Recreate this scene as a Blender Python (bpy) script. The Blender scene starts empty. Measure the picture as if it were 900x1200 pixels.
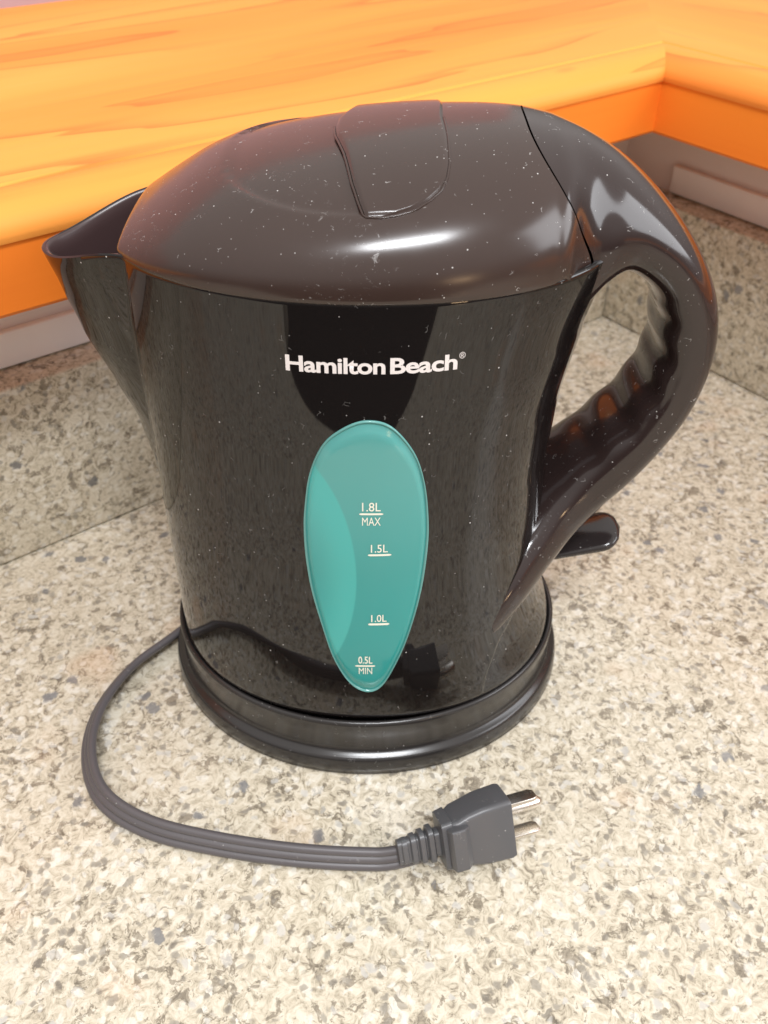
import bpy, bmesh, math, random
from mathutils import Vector, Matrix, noise
random.seed(7)
R = math.radians
scene = bpy.context.scene
C = scene.collection
# ------------------------------------------------------------------ camera
PITCH, ROLL = R(40.0), 0.0099987
cam_d = bpy.data.cameras.new('camera'); cam = bpy.data.objects.new('camera', cam_d); C.objects.link(cam)
fw = Vector((0, math.cos(PITCH), -math.sin(PITCH))); up0 = Vector((0, math.sin(PITCH), math.cos(PITCH))); rt0 = Vector((1, 0, 0))
cr, sr = math.cos(ROLL), math.sin(ROLL)
rt = cr*rt0 + sr*up0; up = -sr*rt0 + cr*up0
m = Matrix((rt, up, -fw)).transposed().to_4x4(); m.translation = (0, 0, 0.30)
cam.matrix_world = m
cam_d.sensor_fit = 'VERTICAL'; cam_d.sensor_height = 24.0; cam_d.lens = 1060/1200*24.0
cam_d.clip_start = 0.01; cam_d.clip_end = 50
cam_d.dof.use_dof = True; cam_d.dof.focus_distance = 0.27; cam_d.dof.aperture_fstop = 13
scene.camera = cam
# ------------------------------------------------------------------ light
EXPOSURE = 0.0
world = bpy.data.worlds.new('World'); scene.world = world; world.use_nodes = True
wn = world.node_tree.nodes; wl = world.node_tree.links
bg = wn['Background']
tc = wn.new('ShaderNodeTexCoord'); sp = wn.new('ShaderNodeSeparateXYZ'); wl.new(tc.outputs['Generated'], sp.inputs[0])
cr_ = wn.new('ShaderNodeValToRGB'); mr = wn.new('ShaderNodeMapRange')
mr.inputs[1].default_value = -1; mr.inputs[2].default_value = 1
wl.new(sp.outputs['Z'], mr.inputs[0]); wl.new(mr.outputs[0], cr_.inputs[0])
els = cr_.color_ramp.elements
els[0].position = 0.0; els[0].color = (0.04, 0.035, 0.035, 1)
els[1].position = 1.0; els[1].color = (1.35, 1.28, 1.22, 1)
for p_, c_ in ((0.36, (0.05, 0.045, 0.043)), (0.46, (0.14, 0.125, 0.12)), (0.54, (0.48, 0.445, 0.42)), (0.65, (0.95, 0.90, 0.87)), (0.80, (1.12, 1.06, 1.01))):
    e = els.new(p_); e.color = (*c_, 1)
wl.new(cr_.outputs[0], bg.inputs['Color']); bg.inputs['Strength'].default_value = 0.82

def area(name, loc, target, sx, sy, power, col, shape='RECTANGLE'):
    d = bpy.data.lights.new(name, 'AREA'); d.shape = shape; d.size = sx; d.size_y = sy; d.energy = power; d.color = col
    o = bpy.data.objects.new(name, d); C.objects.link(o); o.location = loc
    o.rotation_euler = (Vector(target)-Vector(loc)).to_track_quat('-Z', 'Y').to_euler()
    return o
area('ceiling_panel_lamp', (0.16, -0.66, 1.75), (0.0, 0.25, 0.1), 0.62, 0.20, 27, (0.95, 0.97, 1.0))
area('window_light_left', (-1.05, 0.78, 0.62), (0.0, 0.25, 0.15), 0.34, 0.34, 6.0, (0.80, 0.90, 1.0))
area('window_light_right', (1.30, 0.02, 0.78), (0.0, 0.30, 0.1), 1.0, 0.75, 12, (0.93, 0.96, 1.0))
area('warm_streak_light', (0.56, -0.80, 0.20), (0.0, 0.25, 0.15), 0.12, 0.07, 0.5, (1.0, 0.66, 0.36))  # unseen source, added for a warm streak on the lid

scene.view_settings.view_transform = 'Standard'; scene.view_settings.look = 'None'
scene.view_settings.exposure = EXPOSURE; scene.view_settings.gamma = 1
scene.render.engine = 'CYCLES'

# ------------------------------------------------------------------ helpers
def link(name, me, parent=None, smooth=True, mat=None, kind=None):
    o = bpy.data.objects.new(name, me); C.objects.link(o)
    if parent: o.parent = parent
    if mat: me.materials.append(mat)
    if smooth:
        me.polygons.foreach_set('use_smooth', [True]*len(me.polygons))
    if kind: o['kind'] = kind
    me.update(); return o
def mesh(name, v, f, parent=None, mat=None, smooth=True, kind=None, sharp=None):
    me = bpy.data.meshes.new(name); me.from_pydata([tuple(p) for p in v], [], f); me.validate()
    bm = bmesh.new(); bm.from_mesh(me); bmesh.ops.recalc_face_normals(bm, faces=bm.faces[:]); bm.to_mesh(me); bm.free()
    o = link(name, me, parent, smooth, mat, kind)
    if sharp is not None: me.set_sharp_from_angle(angle=R(sharp))
    return o
def empty(name, loc, label, cat, group=None, rz=0):
    o = bpy.data.objects.new(name, None); C.objects.link(o); o.location = loc; o.rotation_euler = (0, 0, rz)
    o['label'] = label; o['category'] = cat
    if group: o['group'] = group
    o.empty_display_size = 0.02
    return o
def bevel_box(name, size, mat, parent=None, bev=0.002, seg=3, loc=(0, 0, 0), kind=None):
    bm = bmesh.new(); bmesh.ops.create_cube(bm, size=1)
    for v in bm.verts: v.co = Vector((v.co.x*size[0]+loc[0], v.co.y*size[1]+loc[1], v.co.z*size[2]+loc[2]))
    if bev: bmesh.ops.bevel(bm, geom=bm.edges[:], offset=bev, segments=seg, profile=0.5, affect='EDGES')
    me = bpy.data.meshes.new(name); bm.to_mesh(me); bm.free()
    o = link(name, me, parent, True, mat, kind); me.set_sharp_from_angle(angle=R(35)); return o

# ------------------------------------------------------------------ materials
class NT:
    def __init__(s, name):
        s.m = bpy.data.materials.new(name); s.m.use_nodes = True; s.t = s.m.node_tree; s.n = s.t.nodes; s.l = s.t.links
        s.b = s.n['Principled BSDF']; s.tc = s.n.new('ShaderNodeTexCoord')
    def new(s, t, **k):
        n = s.n.new('ShaderNode'+t)
        for a, b in k.items(): setattr(n, a, b)
        return n
    def put(s, n, i, v):
        if hasattr(v, 'is_linked') or hasattr(v, 'links'): s.l.new(v, n.inputs[i])
        else: n.inputs[i].default_value = v
    def math(s, op, a, b=0.0, c=None, clamp=False):
        n = s.new('Math', operation=op, use_clamp=clamp); s.put(n, 0, a); s.put(n, 1, b)
        if c is not None: s.put(n, 2, c)
        return n.outputs[0]
    def noise(s, scale, detail=3, rough=0.5, vec=None, dist=0.0):
        n = s.new('TexNoise'); s.put(n, 'Vector', vec or s.tc.outputs['Object']); n.inputs['Scale'].default_value = scale
        n.inputs['Detail'].default_value = detail; n.inputs['Roughness'].default_value = rough; n.inputs['Distortion'].default_value = dist
        return n
    def vor(s, scale, vec=None, feature='F1', rnd=1.0):
        n = s.new('TexVoronoi', feature=feature); s.put(n, 'Vector', vec or s.tc.outputs['Object']); n.inputs['Scale'].default_value = scale
        n.inputs['Randomness'].default_value = rnd
        return n
    def step(s, v, a, b):
        n = s.new('MapRange', interpolation_type='SMOOTHSTEP'); s.put(n, 0, v); n.inputs[1].default_value = a; n.inputs[2].default_value = b
        return n.outputs[0]
    def mix(s, f, a, b, bt='MIX'):
        n = s.new('Mix', data_type='RGBA', blend_type=bt)
        s.put(n, 0, f); s.put(n, 6, a if not isinstance(a, tuple) else (*a, 1)[:4]); s.put(n, 7, b if not isinstance(b, tuple) else (*b, 1)[:4])
        return n.outputs[2]
    def ramp(s, v, stops, interp='LINEAR'):
        n = s.new('ValToRGB'); s.put(n, 0, v); cr = n.color_ramp; cr.interpolation = interp
        while len(cr.elements) < len(stops): cr.elements.new(0.5)
        for e, (p, c) in zip(cr.elements, stops): e.position = p; e.color = (*c, 1)
        return n.outputs[0]
    def scale(s, vec, sc):
        n = s.new('VectorMath', operation='MULTIPLY'); s.put(n, 0, vec); n.inputs[1].default_value = sc; return n.outputs[0]
    def vadd(s, a, b):
        n = s.new('VectorMath', operation='ADD'); s.put(n, 0, a); s.put(n, 1, b); return n.outputs[0]
    def bump(s, h, dist, strength=1.0):
        n = s.new('Bump'); s.put(n, 'Height', h); n.inputs['Distance'].default_value = dist; n.inputs['Strength'].default_value = strength
        return n.outputs[0]
    def out(s, **k):
        for a, v in k.items():
            a = a.replace('_', ' ')
            if isinstance(v, tuple) and len(v) == 3 and 'Radius' not in a: v = (*v, 1)
            s.put(s.b, a, v)
        return s.m

def granite():
    t = NT('speckled_granite'); o = t.tc.outputs['Object']
    n0 = t.noise(90, 3, 0.6); wob = t.vadd(o, t.scale(t.vadd(n0.outputs['Color'], (-0.5, -0.5, -0.5)), (0.009,)*3))
    big = t.noise(9, 3, 0.55)
    n1 = t.noise(245, 5, 0.72, dist=1.2)
    base = t.ramp(n1.outputs[0], [(0.26, (0.12, 0.10, 0.075)), (0.37, (0.33, 0.285, 0.215)), (0.45, (0.53, 0.47, 0.355)), (0.54, (0.665, 0.60, 0.475)), (0.65, (0.74, 0.695, 0.585)), (0.78, (0.50, 0.45, 0.35))])
    patch_n = t.noise(38, 3, 0.6)
    # irregular grey brown grains, ragged at the edge
    n3 = t.noise(170, 5, 0.72, vec=t.vadd(wob, (5.2, 1.1, 2.7)), dist=0.4)
    e3 = t.math('ADD', n3.outputs[0], t.math('MULTIPLY', t.math('SUBTRACT', patch_n.outputs[0], 0.5), 0.28))
    m3 = t.step(e3, 0.562, 0.595)
    c = t.mix(t.math('MULTIPLY', m3, 0.82), base, t.ramp(n1.outputs[0], [(0.35, (0.12, 0.10, 0.073)), (0.55, (0.25, 0.21, 0.155)), (0.7, (0.38, 0.33, 0.25))]))
    # angular chips
    v1 = t.vor(340, wob); s1 = t.new('SeparateColor'); t.l.new(v1.outputs['Color'], s1.inputs[0])
    m1 = t.math('MULTIPLY', t.step(t.math('ADD', s1.outputs[0], t.math('MULTIPLY', t.math('SUBTRACT', patch_n.outputs[0], 0.5), 0.7)), 0.80, 0.86), t.step(v1.outputs['Distance'], 0.62, 0.30))
    c = t.mix(t.math('MULTIPLY', m1, 0.75), c, t.mix(s1.outputs[1], (0.13, 0.115, 0.095), (0.34, 0.31, 0.26)))
    # white quartz
    m5_ = t.math('MULTIPLY', t.step(s1.outputs[2], 0.76, 0.82), t.step(v1.outputs['Distance'], 0.7, 0.35))
    c = t.mix(t.math('MULTIPLY', m5_, 0.4), c, (0.88, 0.87, 0.82))
    # sparse dark blue grey crystals
    v4 = t.vor(95, wob); s4 = t.new('SeparateColor'); t.l.new(v4.outputs['Color'], s4.inputs[0])
    m4 = t.math('MULTIPLY', t.step(s4.outputs[0], 0.87, 0.90), t.step(t.math('ADD', v4.outputs['Distance'], t.math('MULTIPLY', n1.outputs[0], 0.45)), 0.52, 0.40))
    c = t.mix(t.math('MULTIPLY', m4, 0.85), c, t.mix(s4.outputs[1], (0.11, 0.115, 0.125), (0.24, 0.245, 0.255)))
    # rusty blush
    m5 = t.step(t.noise(22, 2, 0.5, vec=t.vadd(o, (3.1, 1.7, 0.4))).outputs[0], 0.62, 0.75)
    c = t.mix(t.math('MULTIPLY', m5, 0.30), c, (0.72, 0.46, 0.28))
    c = t.mix(t.math('MULTIPLY', t.math('SUBTRACT', big.outputs[0], 0.35), 0.35), c, (0.50, 0.45, 0.37))
    return t.out(Base_Color=c, Roughness=t.math('ADD', 0.14, t.math('MULTIPLY', m1, 0.15)), Normal=t.bump(n1.outputs[0], 0.0002, 0.25), Specular_IOR_Level=0.45)

def wood(name, dark, mid, light, axis_scale, off=(0, 0, 0)):
    t = NT(name); o = t.vadd(t.tc.outputs['Object'], off)
    st = t.scale(o, axis_scale)
    big = t.noise(1.5, 2, 0.5, vec=st, dist=0.5)
    n = t.noise(3.0, 3, 0.5, vec=st, dist=0.7)
    ring = t.math('FRACT', t.math('MULTIPLY', t.math('ADD', t.math('MULTIPLY', big.outputs[0], 1.3), t.math('MULTIPLY', n.outputs[0], 0.5)), 6.5))
    soft = t.math('MULTIPLY', t.math('POWER', ring, 5.0), t.step(ring, 1.0, 0.96))
    msk = t.step(t.noise(2.0, 2, 0.5, vec=t.vadd(st, (2.0, 7.0, 1.0))).outputs[0], 0.42, 0.58)
    streak = t.noise(22, 3, 0.6, vec=t.scale(st, (0.35 if axis_scale[0] < 1 else 1.0, 0.35 if axis_scale[1] < 1 else 1.0, 1.0)), dist=0.2)
    c = t.ramp(big.outputs[0], [(0.32, dark), (0.48, mid), (0.64, light)])
    c = t.mix(t.math('MULTIPLY', t.math('MULTIPLY', soft, msk), 0.8), c, tuple(x*y for x, y in zip(dark, (0.78, 0.55, 0.6))))
    c = t.mix(t.math('MULTIPLY', t.step(streak.outputs[0], 0.45, 0.75), 0.3), c, light)
    c = t.mix(t.math('MULTIPLY', t.step(streak.outputs[0], 0.42, 0.25), 0.3), c, dark)
    # small knots and scuffs
    v = t.vor(9, t.scale(st, (1.4, 0.5, 0.5) if axis_scale[0] < 1 else (0.5, 1.4, 0.5))); sv = t.new('SeparateColor'); t.l.new(v.outputs['Color'], sv.inputs[0])
    kn = t.math('MULTIPLY', t.step(sv.outputs[0], 0.88, 0.90), t.step(v.outputs['Distance'], 0.12, 0.03))
    c = t.mix(t.math('MULTIPLY', kn, 0.7), c, (0.75, 0.22, 0.05))
    return t.out(Base_Color=c, Roughness=t.math('ADD', 0.42, t.math('MULTIPLY', streak.outputs[0], 0.2)), Normal=t.bump(n.outputs[0], 0.0004, 0.3), Specular_IOR_Level=0.25)

def plastic(name, col, rough, dust=0.0, scuff=0.0, rvar=0.05, dust_scale=520, spec=0.58, wave=0.25):
    t = NT(name)
    wear = t.noise(28, 4, 0.6)
    rg = t.math('ADD', rough, t.math('MULTIPLY', t.math('SUBTRACT', wear.outputs[0], 0.4), rvar*2), clamp=True)
    c = t.mix(wear.outputs[0], col, tuple(x*1.25 for x in col))
    if dust:
        v = t.vor(dust_scale); s = t.new('SeparateColor'); t.l.new(v.outputs['Color'], s.inputs[0])
        dens = t.noise(28, 3, 0.6)
        th = t.math('ADD', s.outputs[0], t.math('MULTIPLY', t.math('SUBTRACT', dens.outputs[0], 0.5), 0.9))
        m1 = t.math('MULTIPLY', t.step(th, 1-0.12*dust, 1-0.10*dust), t.step(v.outputs['Distance'], 0.13, 0.06))
        v2 = t.vor(dust_scale*2.3); s2 = t.new('SeparateColor'); t.l.new(v2.outputs['Color'], s2.inputs[0])
        m2 = t.math('MULTIPLY', t.step(s2.outputs[1], 1-0.06*dust, 1-0.05*dust), t.step(v2.outputs['Distance'], 0.2, 0.1))
        # lint: short threads
        wv = t.vadd(t.tc.outputs['Object'], t.scale(t.noise(160, 2, 0.5).outputs['Color'], (0.006,)*3))
        v3 = t.vor(420, wv, 'DISTANCE_TO_EDGE'); 
        m3 = t.math('MULTIPLY', t.step(v3.outputs['Distance'], 0.035, 0.012), t.step(t.noise(330, 1, 0.5).outputs[0], 0.69, 0.73))
        mm = t.math('MAXIMUM', t.math('MAXIMUM', m1, t.math('MULTIPLY', m2, 0.6)), t.math('MULTIPLY', m3, 0.55*dust), clamp=True)
        c = t.mix(mm, c, (0.62, 0.60, 0.58)); rg = t.math('ADD', rg, t.math('MULTIPLY', mm, 0.5), clamp=True)
    if scuff:
        wv2 = t.scale(t.vadd(t.tc.outputs['Object'], t.scale(t.noise(45, 3, 0.6).outputs['Color'], (0.02,)*3)), (1.0, 1.0, 2.0))
        sc = t.noise(420, 4, 0.75, vec=wv2); msk = t.noise(30, 2, 0.5, vec=t.vadd(t.tc.outputs['Object'], (1.3, 0.2, 0.9)))
        k = t.math('MULTIPLY', t.step(sc.outputs[0], 0.60, 0.70), t.step(msk.outputs[0], 0.56, 0.68))
        c = t.mix(t.math('MULTIPLY', k, 0.45*scuff), c, (0.5, 0.48, 0.47)); rg = t.math('ADD', rg, t.math('MULTIPLY', k, 0.25), clamp=True)
    nb = t.noise(14, 2, 0.5)
    return t.out(Base_Color=c, Roughness=rg, Normal=t.bump(nb.outputs[0], 0.0006, wave), Specular_IOR_Level=spec)

def paint(name, col, rough=0.5, var=0.05):
    t = NT(name); n = t.noise(12, 3, 0.6); f = t.noise(300, 2, 0.5)
    return t.out(Base_Color=t.mix(t.math('MULTIPLY', n.outputs[0], 1.0), tuple(x*(1-var) for x in col), tuple(min(1, x*(1+var)) for x in col)), Roughness=rough, Normal=t.bump(f.outputs[0], 0.0002, 0.3))

M_granite = granite()
M_lid = plastic('glossy_black_lid_plastic', (0.036, 0.0215, 0.0175), 0.175, dust=0.8, scuff=0.9, rvar=0.10)
M_body = plastic('glossy_black_body_plastic', (0.0080, 0.0064, 0.0062), 0.035, dust=0.3, rvar=0.010, dust_scale=420, spec=0.55, wave=0.08)
M_handle = plastic('glossy_black_handle_plastic', (0.024, 0.015, 0.014), 0.12, dust=0.7, scuff=0.2, rvar=0.05)
M_inner = plastic('matt_inner_plastic', (0.055, 0.032, 0.032), 0.30)
M_base = plastic('satin_black_base_plastic', (0.020, 0.018, 0.0175), 0.20, dust=0.3, rvar=0.05)
M_cord = plastic('grey_black_rubber_cord', (0.088, 0.080, 0.084), 0.40, dust=0.2)
M_plug = plastic('dark_grey_moulded_plug', (0.078, 0.078, 0.083), 0.34, dust=0.3)
M_switch = plastic('black_switch_plastic', (0.020, 0.016, 0.016), 0.14, dust=0.2)
M_wood_top = wood('orange_wood_top', (0.88, 0.25, 0.038), (0.93, 0.315, 0.052), (0.96, 0.39, 0.075), (0.8, 7.0, 7.0))
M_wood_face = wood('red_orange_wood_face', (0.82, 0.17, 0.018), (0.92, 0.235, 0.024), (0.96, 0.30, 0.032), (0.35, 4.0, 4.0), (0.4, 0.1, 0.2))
M_wall = paint('grey_pink_wall_paint', (0.80, 0.72, 0.69))
M_strip = paint('white_strip_paint', (0.92, 0.88, 0.86), 0.35)
M_print = paint('white_print', (0.80, 0.74, 0.72), 0.4)
M_printw = paint('cream_print', (0.85, 0.84, 0.72), 0.4)
def metal():
    t = NT('nickel_plated_blade'); n = t.noise(200, 3, 0.6)
    return t.out(Base_Color=(0.80, 0.76, 0.70), Metallic=1.0, Roughness=t.math('ADD', 0.18, t.math('MULTIPLY', n.outputs[0], 0.15)))
M_metal = metal()
def window_mat():
    t = NT('teal_translucent_plastic')
    uv = t.new('UVMap', uv_map='flat'); s = t.new('SeparateXYZ'); t.l.new(uv.outputs[0], s.inputs[0])
    x, z = s.outputs[0], s.outputs[1]     # in centimetres
    # reflection painted into the colour: a crescent at one side, its edge an arc
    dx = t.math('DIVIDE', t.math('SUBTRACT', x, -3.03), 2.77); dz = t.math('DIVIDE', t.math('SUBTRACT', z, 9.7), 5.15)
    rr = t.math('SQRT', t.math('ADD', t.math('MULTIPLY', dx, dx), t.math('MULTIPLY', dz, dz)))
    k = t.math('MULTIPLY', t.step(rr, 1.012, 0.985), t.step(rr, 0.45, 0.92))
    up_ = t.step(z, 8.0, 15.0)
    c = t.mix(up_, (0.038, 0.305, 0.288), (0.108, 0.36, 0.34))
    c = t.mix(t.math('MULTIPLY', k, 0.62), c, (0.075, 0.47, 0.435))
    return t.out(Base_Color=c, Roughness=0.13, Specular_IOR_Level=0.5, Subsurface_Weight=0.25, Subsurface_Radius=(0.2, 0.8, 0.8), Subsurface_Scale=0.003)
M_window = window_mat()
M_window_edge = plastic('pale_teal_window_rim', (0.11, 0.30, 0.28), 0.15)
# ------------------------------------------------------------------ the room corner
YW = 0.6560849; CX, CY = 0.1513, 0.5710
frame = Matrix.Translation((CX, CY, 0)) @ Matrix.Rotation(YW, 4, 'Z')     # local -X runs along the left splash, local -Y along the right one
def room(o):
    o.matrix_world = frame; return o
def slab(name, x0, x1, y0, y1, z0, z1, mat, parent=None, bev=0.0015, kind='structure'):
    o = bevel_box(name, (x1-x0, y1-y0, z1-z0), mat, parent, bev, 3, ((x0+x1)/2, (y0+y1)/2, (z0+z1)/2), kind)
    return o
HB = 0.090; W = 0.020
top = slab('countertop', -1.9, 0.60, -1.5, 0.60, -0.03, 0.0, M_granite, bev=0); 
me = top.data; bm = bmesh.new()
# L-shaped countertop: one run under each wall, front edges drawn in for the body reflection
D1 = 0.41
def to_local(X, Y):
    a, b = X-CX, Y-CY
    return (math.cos(YW)*a+math.sin(YW)*b, -math.sin(YW)*a+math.cos(YW)*b)
# unseen cut-out in the front edge, shaped for the dark reflection on the body
reflection_notch = [to_local(0.035+0.27*math.cos(i*math.pi/40), -0.25+0.20*math.sin(i*math.pi/40)) for i in range(41)]
reflection_notch = [p_ for p_ in reflection_notch if p_[0] < -0.348 and p_[1] > -0.428]
outl = [(-1.6, 0.02), (0.02, 0.02), (0.02, -1.3), (-0.346, -1.3), ]+reflection_notch+[(-1.6, -0.43)]
lo = [bm.verts.new((x, y, -0.03)) for x, y in outl]; hi = [bm.verts.new((x, y, 0.0)) for x, y in outl]
bm.faces.new(hi); bm.faces.new(lo[::-1])
NO = len(outl)
for i in range(NO): bm.faces.new((lo[i], lo[(i+1) % NO], hi[(i+1) % NO], hi[i]))
bm.to_mesh(me); bm.free(); me.polygons.foreach_set('use_smooth', [False]*len(me.polygons)); room(top)
bl = slab('backsplash_left', -1.6, 0.0-0.0005, 0.0, W, 0.0006, HB, M_granite); room(bl)
br = slab('backsplash_right', 0.0, W, -1.3, W, 0.0006, HB, M_granite); room(br)
wl_ = slab('wall_left', -1.6, W, W, W+0.10, 0.0, 0.1435, M_wall, bev=0); room(wl_)
wr_ = slab('wall_right', W, W+0.10, -1.3, W+0.10, 0.0, 0.1435, M_wall, bev=0); room(wr_)
tl = slab('pale_wall_strip_left', -1.6, -0.10, W-0.004, W, HB+0.0005, HB+0.017, M_strip, bev=0.001); room(tl)  # pale raised strip along the wall, just above the backsplash
tr = slab('pale_wall_strip_right', W-0.004, W, -1.3, -0.020, HB+0.0005, HB+0.017, M_strip, bev=0.001); room(tr)

# wooden ledges: bull-nosed boards over a front board, mitred in the corner
ZW, ZT, OX = 0.1434, 0.1722, 0.0462
def ledge_profile():
    """(distance in front of the splash face, z): underside, face, small step, rounded nose, top"""
    p = [(OX-0.024, ZW+0.0003), (OX-0.0015, ZW+0.0003), (OX, ZW+0.002), (OX, ZT-0.002)]
    return p
def nose_profile(depth):
    n = [(OX-0.024, ZT-0.0018), (OX+0.001, ZT-0.0018), (OX+0.0016, ZT)]
    r = 0.016
    for i in range(9):
        a = i/8*math.pi/2
        n.append((OX+0.0016-r*1.1*(1-math.cos(a)), ZT+0.001+r*0.62*math.sin(a)))
    zt = n[-1][1]
    n.append((OX-0.018, zt-0.0006)); n.append((OX-0.0195, zt+0.0002)); n.append((-depth, zt+0.0002)); n.append((-depth, ZW+0.004)); n.append((OX-0.024, ZW+0.004))
    return n
def sweep_mitre(name, prof, side, length, mat, parent):
    """side 'left': board runs along local -X, stands off in -Y; mitre plane x=y."""
    v = []; f = []; n = len(prof)
    NSEG = 2
    for k in range(NSEG):
        for (d, z) in prof:
            if side == 'left': v.append((-length if k else -d, -d, z))
            else: v.append((-d, -length if k else -d, z))
    for i in range(n):
        j = (i+1) % n; f.append((i, j, n+j, n+i))
    f.append(tuple(range(n))); f.append(tuple(range(2*n-1, n-1, -1)))
    o = mesh(name, v, f, parent, mat, True, sharp=28); return o
def ledge(side, depth, label):
    t = empty('wooden_ledge', (0, 0, 0), label, 'ledge', 'wooden ledges round the corner'); t.matrix_world = frame
    sweep_mitre('ledge_top', nose_profile(depth), side, 1.3 if side == 'left' else 1.1, M_wood_top if side == 'left' else M_wood_top_r, t)
    sweep_mitre('front_board', ledge_profile(), side, 1.3 if side == 'left' else 1.1, M_wood_face if side == 'left' else M_wood_face_r, t)
    return t
M_wood_top_r = wood('orange_wood_top_crosswise', (0.88, 0.25, 0.038), (0.93, 0.315, 0.052), (0.96, 0.39, 0.075), (7.0, 0.8, 7.0), (0.2, 0.5, 0))
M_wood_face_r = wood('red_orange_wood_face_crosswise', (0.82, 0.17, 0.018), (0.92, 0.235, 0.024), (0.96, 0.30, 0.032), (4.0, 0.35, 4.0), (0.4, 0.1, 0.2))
LEDGE_D = 0.2505
ledge('left', LEDGE_D, 'long orange varnished wood ledge running behind the kettle above the grey wall strip')
ledge('right', LEDGE_D, 'short orange wood ledge at the right, meeting the longer ledge at the mitred corner')
# what shows past the far edge of the ledge, top left
room(slab('far_wall', -1.6, 0.4, LEDGE_D+0.25, LEDGE_D+0.30, -0.2, 0.6, paint('pink_far_wall_paint', (0.75, 0.42, 0.40)), bev=0))

# ------------------------------------------------------------------ kettle geometry functions
KX,KY=-0.0060,0.270
def lerp_tab(tab,z):
    if z<=tab[0][0]: return tab[0][1]
    for (a,va),(b,vb) in zip(tab,tab[1:]):
        if z<=b:
            t=(z-a)/(b-a); t=t*t*(3-2*t)*0.35+t*0.65
            return va+(vb-va)*t
    return tab[-1][1]
T_L=[(.02,.0755),(.03,.0765),(.09,.0762),(.12,.0755),(.19,.0780)]
T_R=[(.02,.0745),(.03,.0745),(.06,.0685),(.09,.0650),(.115,.0640),(.14,.0655),(.165,.070),(.19,.0765)]
T_B=[(.02,.0632),(.03,.0638),(.06,.0628),(.10,.0603),(.14,.0578),(.19,.0548)]
NS=2.12
def core(phi,z):
    c,s=math.cos(phi),math.sin(phi)
    aR,aL=lerp_tab(T_R,z),lerp_tab(T_L,z)
    a=aR if c>0 else aL
    b=lerp_tab(T_B,z)
    return (abs(c/a)**NS+abs(s/b)**NS)**(-1/NS)
def front(x,z):
    a=lerp_tab(T_R,z) if x>0 else lerp_tab(T_L,z)
    b=lerp_tab(T_B,z)
    return -b*max(1e-6,1-abs(x/a)**NS)**(1/NS)

SPT = [(0.07, 0.0), (0.085, 0.0012), (0.10, 0.0030), (0.12, 0.0066), (0.134, 0.0115), (0.154, 0.0180), (0.170, 0.0212), (0.182, 0.0240), (0.19, 0.0248)]
SPW = [(0.07, 2.0), (0.10, 8.5), (0.12, 12.5), (0.154, 18.0), (0.19, 22.5)]
XB = [(0.0, 0.0415), (0.033, 0.0433), (0.0496, 0.0475), (0.060, 0.0535), (0.0655, 0.0625), (0.075, 0.085), (0.2, 0.2)]
def sstep(a, b, x):
    t = max(0, min(1, (x-a)/(b-a))); return t*t*(3-2*t)
def body_r(phi, z):
    r = core(phi, z)
    d = abs((phi-math.pi+math.pi) % (2*math.pi)-math.pi)  # angle from the spout direction
    w = R(lerp_tab(SPW, z)); ex = lerp_tab(SPT, z)
    if d < w and ex > 0:
        s = d/w
        s2 = math.sqrt(s*s+0.035)-math.sqrt(0.035); s2 /= (math.sqrt(1.035)-math.sqrt(0.035))
        r += ex*(1-s2)**1.12
    x = r*math.cos(phi)
    r -= 0.0021*sstep(0, 0.0016, x-lerp_tab(XB, z))*sstep(0.026, 0.044, z)
    return r
def rim_z(phi):
    d = abs((phi-math.pi+math.pi) % (2*math.pi)-math.pi)
    return 0.190-0.0085*sstep(R(22), R(3), d)
phi_l = []
NP = 720
# body mesh: outer wall, rolled rim, inner wall
kettle = empty('electric_kettle', (KX, KY, 0), 'black plastic jug kettle with teal water window standing on its round base', 'kettle')
v = []; f = []
NZ = 130
for i in range(NZ+1):
    t = i/NZ
    for k in range(NP):
        phi = 2*math.pi*k/NP; zr = rim_z(phi)
        z = 0.0235+(zr-0.0235)*t
        r = body_r(phi, z)
        if t < 0.012: r -= 0.0022
        elif t < 0.03: r -= 0.0022*(1-(t-0.012)/0.018)**2
        v.append((r*math.cos(phi), r*math.sin(phi), z))
rows = NZ+1
for (dr, dz) in ((-0.0006, 0.0006), (-0.0016, 0.0006), (-0.0024, -0.0002), (-0.0026, -0.004), (-0.003, -0.02), (-0.004, -0.045), (-0.01, -0.09)):
    for k in range(NP):
        phi = 2*math.pi*k/NP; zr = rim_z(phi); z = zr+dz
        r = body_r(phi, min(z, zr))+dr
        v.append((r*math.cos(phi), r*math.sin(phi), z))
    rows += 1
for i in range(rows-1):
    for k in range(NP):
        k2 = (k+1) % NP; f.append((i*NP+k, i*NP+k2, (i+1)*NP+k2, (i+1)*NP+k))
f.append(tuple(range(NP))[::-1]); f.append(tuple(range((rows-1)*NP, rows*NP)))
body = mesh('body', v, f, kettle, M_body, sharp=50)
body.data.materials.append(M_inner)
for p_ in body.data.polygons:
    if p_.index >= (NZ+2)*NP and p_.index < (rows-1)*NP: p_.material_index = 1

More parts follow.
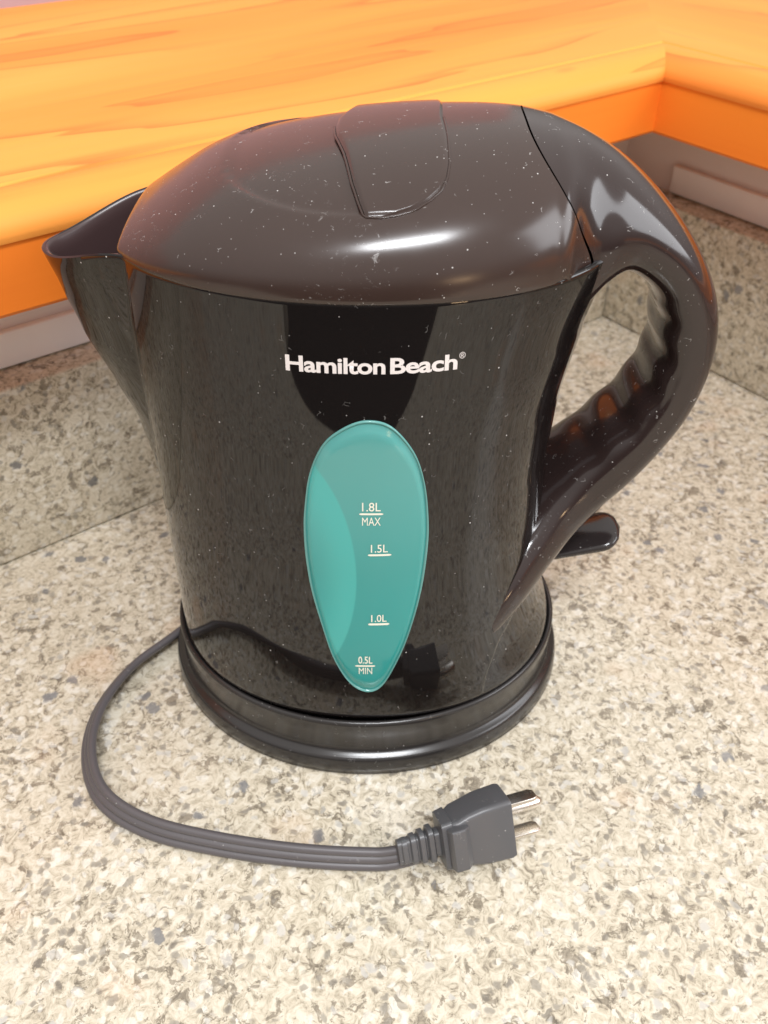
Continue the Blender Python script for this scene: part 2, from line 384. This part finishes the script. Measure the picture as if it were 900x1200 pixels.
# ---- top shell: one family of cross sections from the lid's front edge to the handle's foot
def plan_w(x):
    a = 0.0765 if x > 0 else 0.0780
    return (0.0548+0.0004)*max(0.0, 1-abs(x/a)**NS)**(1/NS)
ST = []   # O(x,z), I(x,z), centre fraction, half width, exponent
def lidst(x, zo, w=None): ST.append(((x, zo), (x, 0.1865), None, w if w else plan_w(x), 2.15))
ztab = [(-0.072, .1915), (-0.0705, .1943), (-.066, .1974), (-.060, .2012), (-.050, .2070), (-.040, .2112), (-.030, .2140), (-.020, .2159), (-.010, .2175), (0, .2188), (.010, .2198), (.020, .2206), (.030, .2211), (.0375, .2213), (.045, .2211), (.051, .2203), (.056, .2192)]
for x, z in ztab: lidst(x, z)
ST[0] = ((-0.0715, .1912), (-0.0715, .187), None, 0.0225, 2.15)
NLID = len(ST)
ST += [((.0640, .2165), (.0620, .1640), .40, .0300, 2.2),
       ((.0745, .2108), (.0700, .1745), .40, .0262, 2.25),
       ((.0850, .2028), (.0760, .1800), .42, .0232, 2.35),
       ((.0955, .1925), (.0830, .1775), .48, .0212, 2.5),
       ((.1040, .1815), (.0890, .1720), .50, .0202, 2.6),
       ((.1100, .1700), (.0925, .1640), .50, .0198, 2.7),
       ((.1130, .1570), (.0945, .1545), .50, .0196, 2.8),
       ((.1128, .1430), (.0945, .1450), .50, .0196, 2.8),
       ((.1098, .1285), (.0920, .1360), .50, .0196, 2.8),
       ((.1035, .1142), (.0875, .1270), .50, .0198, 2.8),
       ((.0955, .1005), (.0805, .1180), .50, .0203, 2.8),
       ((.0860, .0878), (.0725, .1090), .50, .0212, 2.7),
       ((.0770, .0768), (.0640, .1000), .50, .0255, 2.6),
       ((.0685, .0665), (.0560, .0920), .50, .0335, 2.4),
       ((.0600, .0560), (.0480, .0860), .50, .0425, 2.3),
       ((.0500, .0440), (.0400, .0780), .50, .0490, 2.2)]
NST = len(ST)
def cm(a, b, c, d, t):
    return 0.5*((2*b)+(-a+c)*t+(2*a-5*b+4*c-d)*t*t+(-a+3*b-3*c+d)*t*t*t)
def stget(s):
    s = max(0, min(NST-1.0001, s)); i = int(s); t = s-i
    idx = [max(0, i-1), i, min(NST-1, i+1), min(NST-1, i+2)]
    def vals(k):
        (ox, oz), (ix, iz), cf, w, n = ST[k]
        if cf is None:
            cf = (0.1902-iz)/(oz-iz)
        return (ox, oz, ix, iz, cf, w, n)
    q4 = [vals(k) for k in idx]
    r = [cm(q4[0][j], q4[1][j], q4[2][j], q4[3][j], t) for j in range(7)]
    if r[0] < 0.050 and r[0] > -0.0695: r[5] = plan_w(r[0])
    return r
def lid_dent(x, y):
    """shallow finger recess in front of the button, and its sharp lower edge"""
    if x > 0.012 or x < -0.06: return 0.0
    yc = 0.0425*max(0.0, 1-(x/-0.0415)**2)**0.42 if x > -0.045 else 0.0
    return 0.0009*sstep(-0.0008, 0.0010, yc-abs(y))*sstep(-0.0425, -0.036, x)
def section(s, a, inner_ripple=True):
    ox, oz, ix, iz, cf, w, n = stget(s)
    cx = ix+(ox-ix)*cf; cz = iz+(oz-iz)*cf
    c, sn = math.cos(a), math.sin(a)
    yy = w*math.copysign(abs(sn)**(2/n), sn)
    k = math.copysign(abs(c)**(2/n), c)
    if k >= 0: x = cx+(ox-cx)*k; z = cz+(oz-cz)*k
    else:
        kk = -k
        rip = 0.0
        if inner_ripple and s > NLID+3.5:
            rip = 0.00042*math.sin((s-NLID)*2*math.pi/1.35)*sstep(NLID+4, NLID+5, s)*sstep(NLID+12, NLID+10, s)*sstep(0.2, 0.8, kk)
        x = cx+(ix-cx)*kk; z = cz+(iz-cz)*kk
        L = math.hypot(ix-cx, iz-cz)+1e-9
        x += (ix-cx)/L*rip; z += (iz-cz)/L*rip
    if s < NLID: z -= lid_dent(x, yy)
    return (x, yy, z)
S_SEAM = 14.0   # ridge seam at x=.045
def seam_s(a):
    return S_SEAM+3.2*abs(math.sin(a))**2.7
NA = 96
def arch(a0, a1, n): return [a0+(a1-a0)*i/n for i in range(n+1)]
# lid: arch only, with a turned-in edge
v = []; f = []; NU = 110
aa = arch(-math.pi/2, math.pi/2, NA)
for i in range(NU+1):
    u = i/NU
    for a in aa:
        s = u*(seam_s(a)-0.04)
        p = section(s, a); v.append(p)
    # skirt both sides
for i in range(NU):
    for k in range(NA):
        n = NA+1; f.append((i*n+k, i*n+k+1, (i+1)*n+k+1, (i+1)*n+k))
n0 = len(v); n = NA+1
# skirt loop down round the whole lid outline
loop = [k for k in range(n)]+[i*n+NA for i in range(1, NU+1)]+[NU*n+k for k in range(NA-1, -1, -1)]+[i*n for i in range(NU-1, 0, -1)]
cxm = 0.0
prev = loop
for (ins, dz) in ((0.0003, -0.0006), (0.0012, -0.0009), (0.0030, -0.0030)):
    cur = []
    for q_ in loop:
        x, y, z = v[q_]; l = math.hypot(x, y)+1e-9
        cur.append(len(v)); v.append((x-x/l*ins, y-y/l*ins, z+dz))
    for i in range(len(loop)):
        j = (i+1) % len(loop); f.append((prev[i], prev[j], cur[j], cur[i]))
    prev = cur
lid = mesh('lid', v, f, kettle, M_lid, sharp=55)
# handle with rear shell: closed sections
v = []; f = []; NA2 = 112; NU2 = 190
full = [2*math.pi*k/NA2 for k in range(NA2)]
def seam_full(a):
    c = math.cos(a)
    return seam_s(a) if c > 0 else S_SEAM+3.2
for i in range(NU2+1):
    u = i/NU2
    for a in full:
        s0 = seam_full(a)+0.05; s = s0+(NST-1.001-s0)*u
        v.append(section(s, a))
for i in range(NU2):
    for k in range(NA2):
        k2 = (k+1) % NA2; f.append((i*NA2+k, i*NA2+k2, (i+1)*NA2+k2, (i+1)*NA2+k))
f.append(tuple(range(NA2))); f.append(tuple(range(NU2*NA2, (NU2+1)*NA2)))
mesh('handle', v, f, kettle, M_handle, sharp=60)

def dome(x, y):
    """lid surface height at (x, y)"""
    lo, hi = 0.0, NLID-1.0
    for _ in range(30):
        m_ = (lo+hi)/2
        if stget(m_)[0] < x: lo = m_
        else: hi = m_
    ox, oz, ix, iz, cf, w, n = stget(lo)
    cz = iz+(oz-iz)*cf
    return cz+(oz-cz)*max(0.0, 1-abs(y/w)**n)**(1/n)
# lid release button
YB = 0.0438
BL = [(0, -0.0088), (0.0072, -0.0084), (0.0195, -0.0054), (0.0331, -0.0029), (0.0398, -0.0010), (0.0432, 0.0003), (YB, 0.0012)]
BR = [(0, 0.0216), (0.0145, 0.0222), (0.0270, 0.0222), (0.0326, 0.0214), (0.0365, 0.0198), (0.0394, 0.0169), (0.0420, 0.0129), (0.0433, 0.0085), (YB, 0.0041)]
def lin(tab, x):
    for (a, va), (b, vb) in zip(tab, tab[1:]):
        if x <= b: return va+(vb-va)*(x-a)/(b-a)
    return tab[-1][1]
v = []; f = []; NY, NX = 80, 24
for i in range(NY+1):
    t = -1+2*i/NY; y = YB*math.sin(t*math.pi/2); ay = abs(y)
    xl, xr = lin(BL, ay), lin(BR, ay)
    for k in range(NX+1):
        x = xl+(xr-xl)*(0.5-0.5*math.cos(math.pi*k/NX))
        edge = min(x-xl, xr-x, (YB-ay)*0.9)
        z = dome(x, y)+0.0007-0.0006*(1-sstep(0, 0.0008, edge))
        v.append((x, y, z))
n = NX+1
for i in range(NY):
    for k in range(NX): f.append((i*n+k, i*n+k+1, (i+1)*n+k+1, (i+1)*n+k))
loop = list(range(n))+[i*n+NX for i in range(1, NY+1)]+[NY*n+k for k in range(NX-1, -1, -1)]+[i*n for i in range(NY-1, 0, -1)]
b0 = len(v)
for q_ in loop: x, y, z = v[q_]; v.append((x, y, z-0.0025))
for i in range(len(loop)):
    j = (i+1) % len(loop); f.append((loop[i], loop[j], b0+j, b0+i))
mesh('release_button', v, f, lid, M_lid, sharp=60)
# raised bead round the button's lower edge
def tube(name, pts, rad, mat, parent, closed=False, seg=8, flat=1.0):
    v = []; f = []; n = len(pts)
    for i, p in enumerate(pts):
        p = Vector(p); a = Vector(pts[max(0, i-1)]); b = Vector(pts[min(n-1, i+1)]); t = (b-a).normalized()
        s = t.cross(Vector((0, 0, 1))).normalized(); u = s.cross(t)
        r = rad(i/(n-1)) if callable(rad) else rad
        for k in range(seg):
            an = 2*math.pi*k/seg; v.append(p+s*math.cos(an)*r+u*math.sin(an)*r*flat)
    for i in range(n-1):
        for k in range(seg):
            k2 = (k+1) % seg; f.append((i*seg+k, i*seg+k2, (i+1)*seg+k2, (i+1)*seg+k))
    f.append(tuple(range(seg))); f.append(tuple(range((n-1)*seg, n*seg)))
    return mesh(name, v, f, parent, mat)
pts = []
for sgn in (1, -1):
    rng = [YB*i/40 for i in range(41)]
    rng = rng if sgn < 0 else rng[::-1]
pts = [(lin(BL, y)-0.0005, -y, dome(lin(BL, y)-0.0005, -y)) for y in [YB*math.sin(i/30*math.pi/2) for i in range(31)]]
pts += [(lin(BR, y)+0.0003, -y-0.0004, dome(lin(BR, y)+0.0003, -y-0.0004)) for y in [YB*math.sin(i/30*math.pi/2) for i in range(30, -1, -1)]]
tube('button_surround', pts, 0.00036, M_lid, lid, flat=0.9)

# ---- water window
WIN = [(0.00041, 0.15447), (-0.00645, 0.15144), (-0.01203, 0.14566), (-0.01594, 0.13562), (-0.01771, 0.12444), (-0.01838, 0.11481), (-0.01812, 0.10253), (-0.01696, 0.08998), (-0.0143, 0.07556), (-0.01066, 0.05976), (-0.00549, 0.04806), (0.00053, 0.04347), (0.006, 0.04678), (0.01124, 0.0596), (0.01505, 0.07343), (0.01801, 0.09004), (0.01934, 0.10778), (0.0192, 0.11944), (0.01769, 0.13249), (0.0143, 0.14353), (0.00771, 0.1525)]
def spline_closed(P, n):
    out = []; m_ = len(P)
    for i in range(m_):
        for k in range(n):
            t = k/n; out.append(tuple(cm(P[i-1][j], P[i][j], P[(i+1) % m_][j], P[(i+2) % m_][j], t) for j in (0, 1)))
    return out
WO = spline_closed(WIN, 8); WC = (0.0006, 0.105)
def on_front(x, z, off):
    y = front(x, z); e_ = 1e-4
    dyx = (front(x+e_, z)-front(x-e_, z))/(2*e_); dyz = (front(x, z+e_)-front(x, z-e_))/(2*e_)
    nrm = Vector((dyx, -1, dyz)).normalized()
    return Vector((x, y, z))+nrm*off
def patch(name, outline, centre, rings, prof, mat, parent, uvn='flat', scale=1.0):
    v = []; f = []; uv = []; m_ = len(outline)
    v.append(on_front(*centre, prof(0))); uv.append(centre)
    for i in range(1, rings+1):
        t = (i/rings)**0.7
        for (x, z) in outline:
            px = centre[0]+(x-centre[0])*t*scale; pz = centre[1]+(z-centre[1])*t*scale
            v.append(on_front(px, pz, prof(t))); uv.append((px, pz))
    for k in range(m_):
        f.append((0, 1+k, 1+(k+1) % m_))
    for i in range(rings-1):
        for k in range(m_):
            k2 = (k+1) % m_; f.append((1+i*m_+k, 1+i*m_+k2, 1+(i+1)*m_+k2, 1+(i+1)*m_+k))
    o = mesh(name, v, f, parent, mat)
    lay = o.data.uv_layers.new(name=uvn)
    for lp in o.data.loops: lay.data[lp.index].uv = (uv[lp.vertex_index][0]*100, uv[lp.vertex_index][1]*100)
    return o
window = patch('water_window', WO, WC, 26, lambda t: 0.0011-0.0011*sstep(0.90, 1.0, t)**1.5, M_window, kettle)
# rim ring
v = []; f = []; m_ = len(WO)
for (sc, off) in ((1.022, -0.0003), (1.018, 0.0004), (1.008, 0.0007), (0.994, 0.0003), (0.985, -0.0003)):
    for (x, z) in WO:
        # offset towards centre by a constant width
        dx, dz = x-WC[0], z-WC[1]; l = math.hypot(dx, dz); k_ = (l+(sc-1)*0.03)/l
        v.append(on_front(WC[0]+dx*k_, WC[1]+dz*k_, off))
for i in range(4):
    for k in range(m_):
        k2 = (k+1) % m_; f.append((i*m_+k, i*m_+k2, (i+1)*m_+k2, (i+1)*m_+k))
mesh('window_rim', v, f, window, M_window_edge)

# ---- lettering, wrapped onto the wall of the jug
def text_on(name, s, x0, x1, z0, h, off, mat, parent, bold=0.0, font_h=0.70, space=1.0):
    cu = bpy.data.curves.new(name, 'FONT'); cu.body = s; cu.size = 1; cu.offset = bold; cu.fill_mode = 'FRONT' if False else 'BOTH'
    cu.resolution_u = 4; cu.space_character = space
    to = bpy.data.objects.new('tmp', cu); C.objects.link(to)
    bpy.context.view_layer.update()
    dg = bpy.context.evaluated_depsgraph_get(); me = bpy.data.meshes.new_from_object(to.evaluated_get(dg))
    bpy.data.objects.remove(to)
    bm = bmesh.new(); bm.from_mesh(me)
    for _ in range(2):
        es = [e for e in bm.edges if e.calc_length() > 0.25]
        if es: bmesh.ops.subdivide_edges(bm, edges=es, cuts=1)
    bmesh.ops.triangulate(bm, faces=bm.faces[:])
    bm.to_mesh(me); bm.free()
    xs = [v.co.x for v in me.vertices]; a, b = min(xs), max(xs)
    for v_ in me.vertices:
        x = x0+(v_.co.x-a)/(b-a)*(x1-x0); z = z0+v_.co.y/font_h*h
        p = on_front(x, z, off); v_.co = p
    me.name = name
    return link(name, me, parent, False, mat)
text_on('brand_lettering', 'Hamilton', -0.0214, 0.0060, 0.1698, 0.0046, 0.00010, M_print, kettle, bold=0.026, space=0.96)
text_on('brand_lettering', 'Beach', 0.0073, 0.0258, 0.1698, 0.0046, 0.00010, M_print, kettle, bold=0.026, space=0.96)
text_on('registered_mark', '\u00ae', 0.0262, 0.0279, 0.1728, 0.0019, 0.00010, M_print, kettle, bold=0.0)
WOFF = 0.00125
def bar(x0, x1, z, th):
    v = []; f = []; n = 12
    for i in range(n+1):
        x = x0+(x1-x0)*i/n; k = th*(1 if 0 < i < n else 0.5)
        v.append(on_front(x, z-k/2, WOFF)); v.append(on_front(x, z+k/2, WOFF))
    for i in range(n): f.append((2*i, 2*i+2, 2*i+3, 2*i+1))
    return mesh('level_line', v, f, window, M_printw, False)
def mark(s, xc, wd, z0, h, bold=0.005): return text_on('level_mark', s, xc-wd/2, xc+wd/2, z0, h, WOFF, M_printw, window, bold=bold)
mark('1.8L', .00215, .0056, .1239, .0032); bar(-.0015, .0057, .1228, .0007); mark('MAX', .00215, .0056, .1185, .0031, 0.0)
mark('1.5L', .0046, .0052, .1080, .0031); bar(.0011, .0083, .1069, .0008)
mark('1.0L', .0046, .0050, .0783, .0031); bar(.0011, .0080, .0772, .0009)
mark('0.5L', .0001, .0048, .0587, .0034, .012); bar(-.0034, .0034, .0574, .0008); mark('MIN', .0001, .0046, .0533, .0033, 0.0)

# ---- on-off paddle below the handle
v = []; f = []; n1, n2 = 26, 22
for i in range(n1+1):
    t = i/n1; x = 0.060+0.0390*t
    endr = math.sqrt(max(0, 1-max(0, (t-0.80)/0.20)**2))
    wy = 0.0112*(0.80+0.20*t)*max(0.04, endr); th = (0.0036+0.0005*t)*max(0.05, endr**0.8)
    zc = 0.0550+0.012*t
    for k in range(n2):
        a = 2*math.pi*k/n2; c, s_ = math.cos(a), math.sin(a)
        yy = wy*math.copysign(abs(c)**0.8, c); zz = th*math.copysign(abs(s_)**0.9, s_)
        if s_ > 0: zz *= 0.75
        v.append((x, yy, zc+zz))
for i in range(n1):
    for k in range(n2):
        k2 = (k+1) % n2; f.append((i*n2+k, i*n2+k2, (i+1)*n2+k2, (i+1)*n2+k))
f.append(tuple(range(n2))); f.append(tuple(range(n1*n2, (n1+1)*n2)))
mesh('switch_paddle', v, f, kettle, M_switch)

# ------------------------------------------------------------------ power base
base = empty('power_base', (KX-0.001, KY, 0), 'round black power base under the kettle, with a flat cord and plug', 'kettle base')
prof = [(0.060, 0.0012), (0.0688, 0.0006), (0.0698, 0.0014), (0.0697, 0.0045), (0.0692, 0.0078), (0.0688, 0.0088), (0.0680, 0.0095), (0.0664, 0.0099), (0.0659, 0.0106), (0.0655, 0.0125), (0.0658, 0.0200), (0.0661, 0.0252), (0.0660, 0.0264), (0.0653, 0.0271), (0.0644, 0.0270), (0.0638, 0.0262), (0.0632, 0.0235), (0.062, 0.0215), (0.040, 0.0212)]
v = []; f = []; NB = 256
for (r, z) in prof:
    for k in range(NB):
        a = 2*math.pi*k/NB; v.append(((r+0.0122*(1 if r > 0.05 else 0.7))*math.cos(a), r*math.sin(a), z))
for i in range(len(prof)-1):
    for k in range(NB):
        k2 = (k+1) % NB; f.append((i*NB+k, i*NB+k2, (i+1)*NB+k2, (i+1)*NB+k))
f.append(tuple(range(NB))); f.append(tuple(range((len(prof)-1)*NB, len(prof)*NB)))
mesh('base_ring', v, f, base, M_base, sharp=70)
bo = base.location
# cord: flat three-core flex on its edge
CP = [(-0.045, 0.312), (-0.062, 0.300), (-0.078, 0.282), (-0.0925, 0.2645), (-0.1060, 0.2475), (-0.1135, 0.2265), (-0.1125, 0.2060), (-0.1030, 0.1875), (-0.0845, 0.1755), (-0.0590, 0.1688), (-0.0290, 0.1645), (-0.0015, 0.1632), (0.0115, 0.1645), (0.020, 0.1668)]
def spl(P, n):
    out = []
    for i in range(len(P)-1):
        a, b, c, d = P[max(0, i-1)], P[i], P[i+1], P[min(len(P)-1, i+2)]
        for k in range(n): out.append(tuple(cm(a[j], b[j], c[j], d[j], k/n) for j in range(len(a))))
    out.append(P[-1]); return out
cp = spl(CP, 14)
def flex_section(n=42):
    """three merged round cores: points (across, thick)"""
    out = []
    for k in range(n):
        a = 2*math.pi*k/n; c, s_ = math.cos(a), math.sin(a)
        X = 0.0046*math.copysign(min(1, abs(c)*1.0), c)
        # thickness from three lobes
        lob = max(math.sqrt(max(0, 1-((X-o)/0.00165)**2)) for o in (-0.00300, 0, 0.00300)) if abs(X) < 0.00464 else 0
        out.append((X, math.copysign(0.00165*max(lob, 0.52 if abs(X) < 0.0035 else 0), s_)))
    return out
fs = flex_section(72)
v = []; f = []; L = len(cp)
for i, p in enumerate(cp):
    t = i/(L-1)
    a = Vector((*cp[max(0, i-1)], 0)); b = Vector((*cp[min(L-1, i+1)], 0)); tg = (b-a).normalized(); side = Vector((tg.y, -tg.x, 0))  # to the right of travel: outward of the loop is opposite
    tilt = R(62-8*math.sin(t*5))
    ac = Vector((0, 0, math.sin(tilt)))+side*math.cos(tilt)*(-1)   # broad axis, nearly upright
    th = ac.cross(tg).normalized()
    zc = 0.0046*math.sin(tilt)+0.0012
    if t > 0.85: zc += (t-0.85)/0.15*0.0045
    if t < 0.2: zc += (0.2-t)/0.2*0.002
    for (X, Y) in fs: q_ = Vector((p[0], p[1], zc))+ac*X+th*Y; v.append(q_-bo)
n = len(fs)
for i in range(L-1):
    for k in range(n):
        k2 = (k+1) % n; f.append((i*n+k, i*n+k2, (i+1)*n+k2, (i+1)*n+k))
f.append(tuple(range(n))); f.append(tuple(range((L-1)*n, L*n)))
mesh('cord', v, f, base, M_cord, sharp=75)
# plug: axis from the strain relief to the blades
pa = Vector((0.0118, 0.1640, 0.0120)); pdir = Vector((0.955, 0.295, 0.015)).normalized(); pv = Vector((0, 0, 1)); pw = pdir.cross(pv).normalized()   # pw points to the camera side
pv = pw.cross(pdir).normalized()
ROL = R(27); pw, pv = (pw*math.cos(ROL)+pv*math.sin(ROL)), (pv*math.cos(ROL)-pw*math.sin(ROL))   # the plug has rolled back: its broad side looks up a little
def rrect(hw, hh, rc, off=(0, 0), n=6):
    out = []
    for (sx, sy, a0) in ((1, 1, 0), (-1, 1, 90), (-1, -1, 180), (1, -1, 270)):
        for k in range(n+1):
            a = R(a0+90*k/n); out.append((sx*(hw-rc)+rc*math.cos(a)+off[0], sy*(hh-rc)+rc*math.sin(a)+off[1]))
    return out
def plug_loft(name, secs, mat, parent, sharp=40):
    v = []; f = []
    for (u, hw, hh, rc, ow, oh) in secs:
        for (w_, h_) in rrect(hw, hh, rc, (ow, oh)):
            v.append(pa+pdir*u+pw*w_+pv*h_-bo)
    n = len(v)//len(secs)
    for i in range(len(secs)-1):
        for k in range(n):
            k2 = (k+1) % n; f.append((i*n+k, i*n+k2, (i+1)*n+k2, (i+1)*n+k))
    f.append(tuple(range(n))); f.append(tuple(range((len(secs)-1)*n, len(secs)*n)))
    return mesh(name, v, f, parent, mat, sharp=sharp)
# u, half width (towards camera), half height, corner radius, offsets
secs = [(0.0085, .0036, .0056, .0022, 0, 0), (0.0090, .0056, .0088, .0015, 0.000, 0), (0.0125, .0060, .0094, .0015, 0, 0), (0.0130, .0056, .0086, .0015, 0, 0),
        (0.0150, .0068, .0090, .0018, -.0005, 0), (0.0190, .0066, .0100, .0020, -.0008, 0), (0.0240, .0070, .0110, .0020, -.0010, 0), (0.0330, .0072, .0114, .0018, -.0012, 0), (0.0345, .0068, .0110, .0016, -.0012, 0)]
plug = plug_loft('plug', secs, M_plug, base)
plug_loft('grip_flange', [(0.0105, .0010, .0072, .0004, 0.0066, 0.0), (0.0115, .0022, .0078, .0008, 0.0072, 0.0), (0.0160, .0022, .0078, .0008, 0.0072, 0.0), (0.0180, .0006, .0072, .0004, 0.0066, 0.0)], M_plug, plug)
for i in range(4):
    u = -0.004+i*0.0031; g = 0.85+0.10*i
    plug_loft('strain_relief', [(u-0.0012, .0022*g, .0046*g, .0018, 0, 0), (u-0.0006, .0030*g, .0056*g, .0022, 0, 0), (u+0.0010, .0030*g, .0057*g, .0022, 0, 0), (u+0.0016, .0022*g, .0047*g, .0018, 0, 0)], M_plug, plug)
plug_loft('strain_core', [(-0.0062, .0020, .0046, .0016, 0, 0), (0.010, .0026, .0050, .0018, 0, 0)], M_plug, plug)
for h_ in (0.0072, -0.0056):
    plug_loft('blade', [(0.0340, .0032, .00075, .0003, -0.0004, h_), (0.0440, .0032, .00075, .0003, -0.0004, h_), (0.0455, .0022, .0006, .0003, -0.0004, h_)], M_metal, plug)
plug_loft('ground_pin', [(0.0340, .0023, .0023, .0022, -0.0055, 0.0008), (0.0480, .0023, .0023, .0022, -0.0055, 0.0008), (0.0495, .0012, .0012, .0011, -0.0055, 0.0008)], M_metal, plug)
for name, lab in ():
    pass
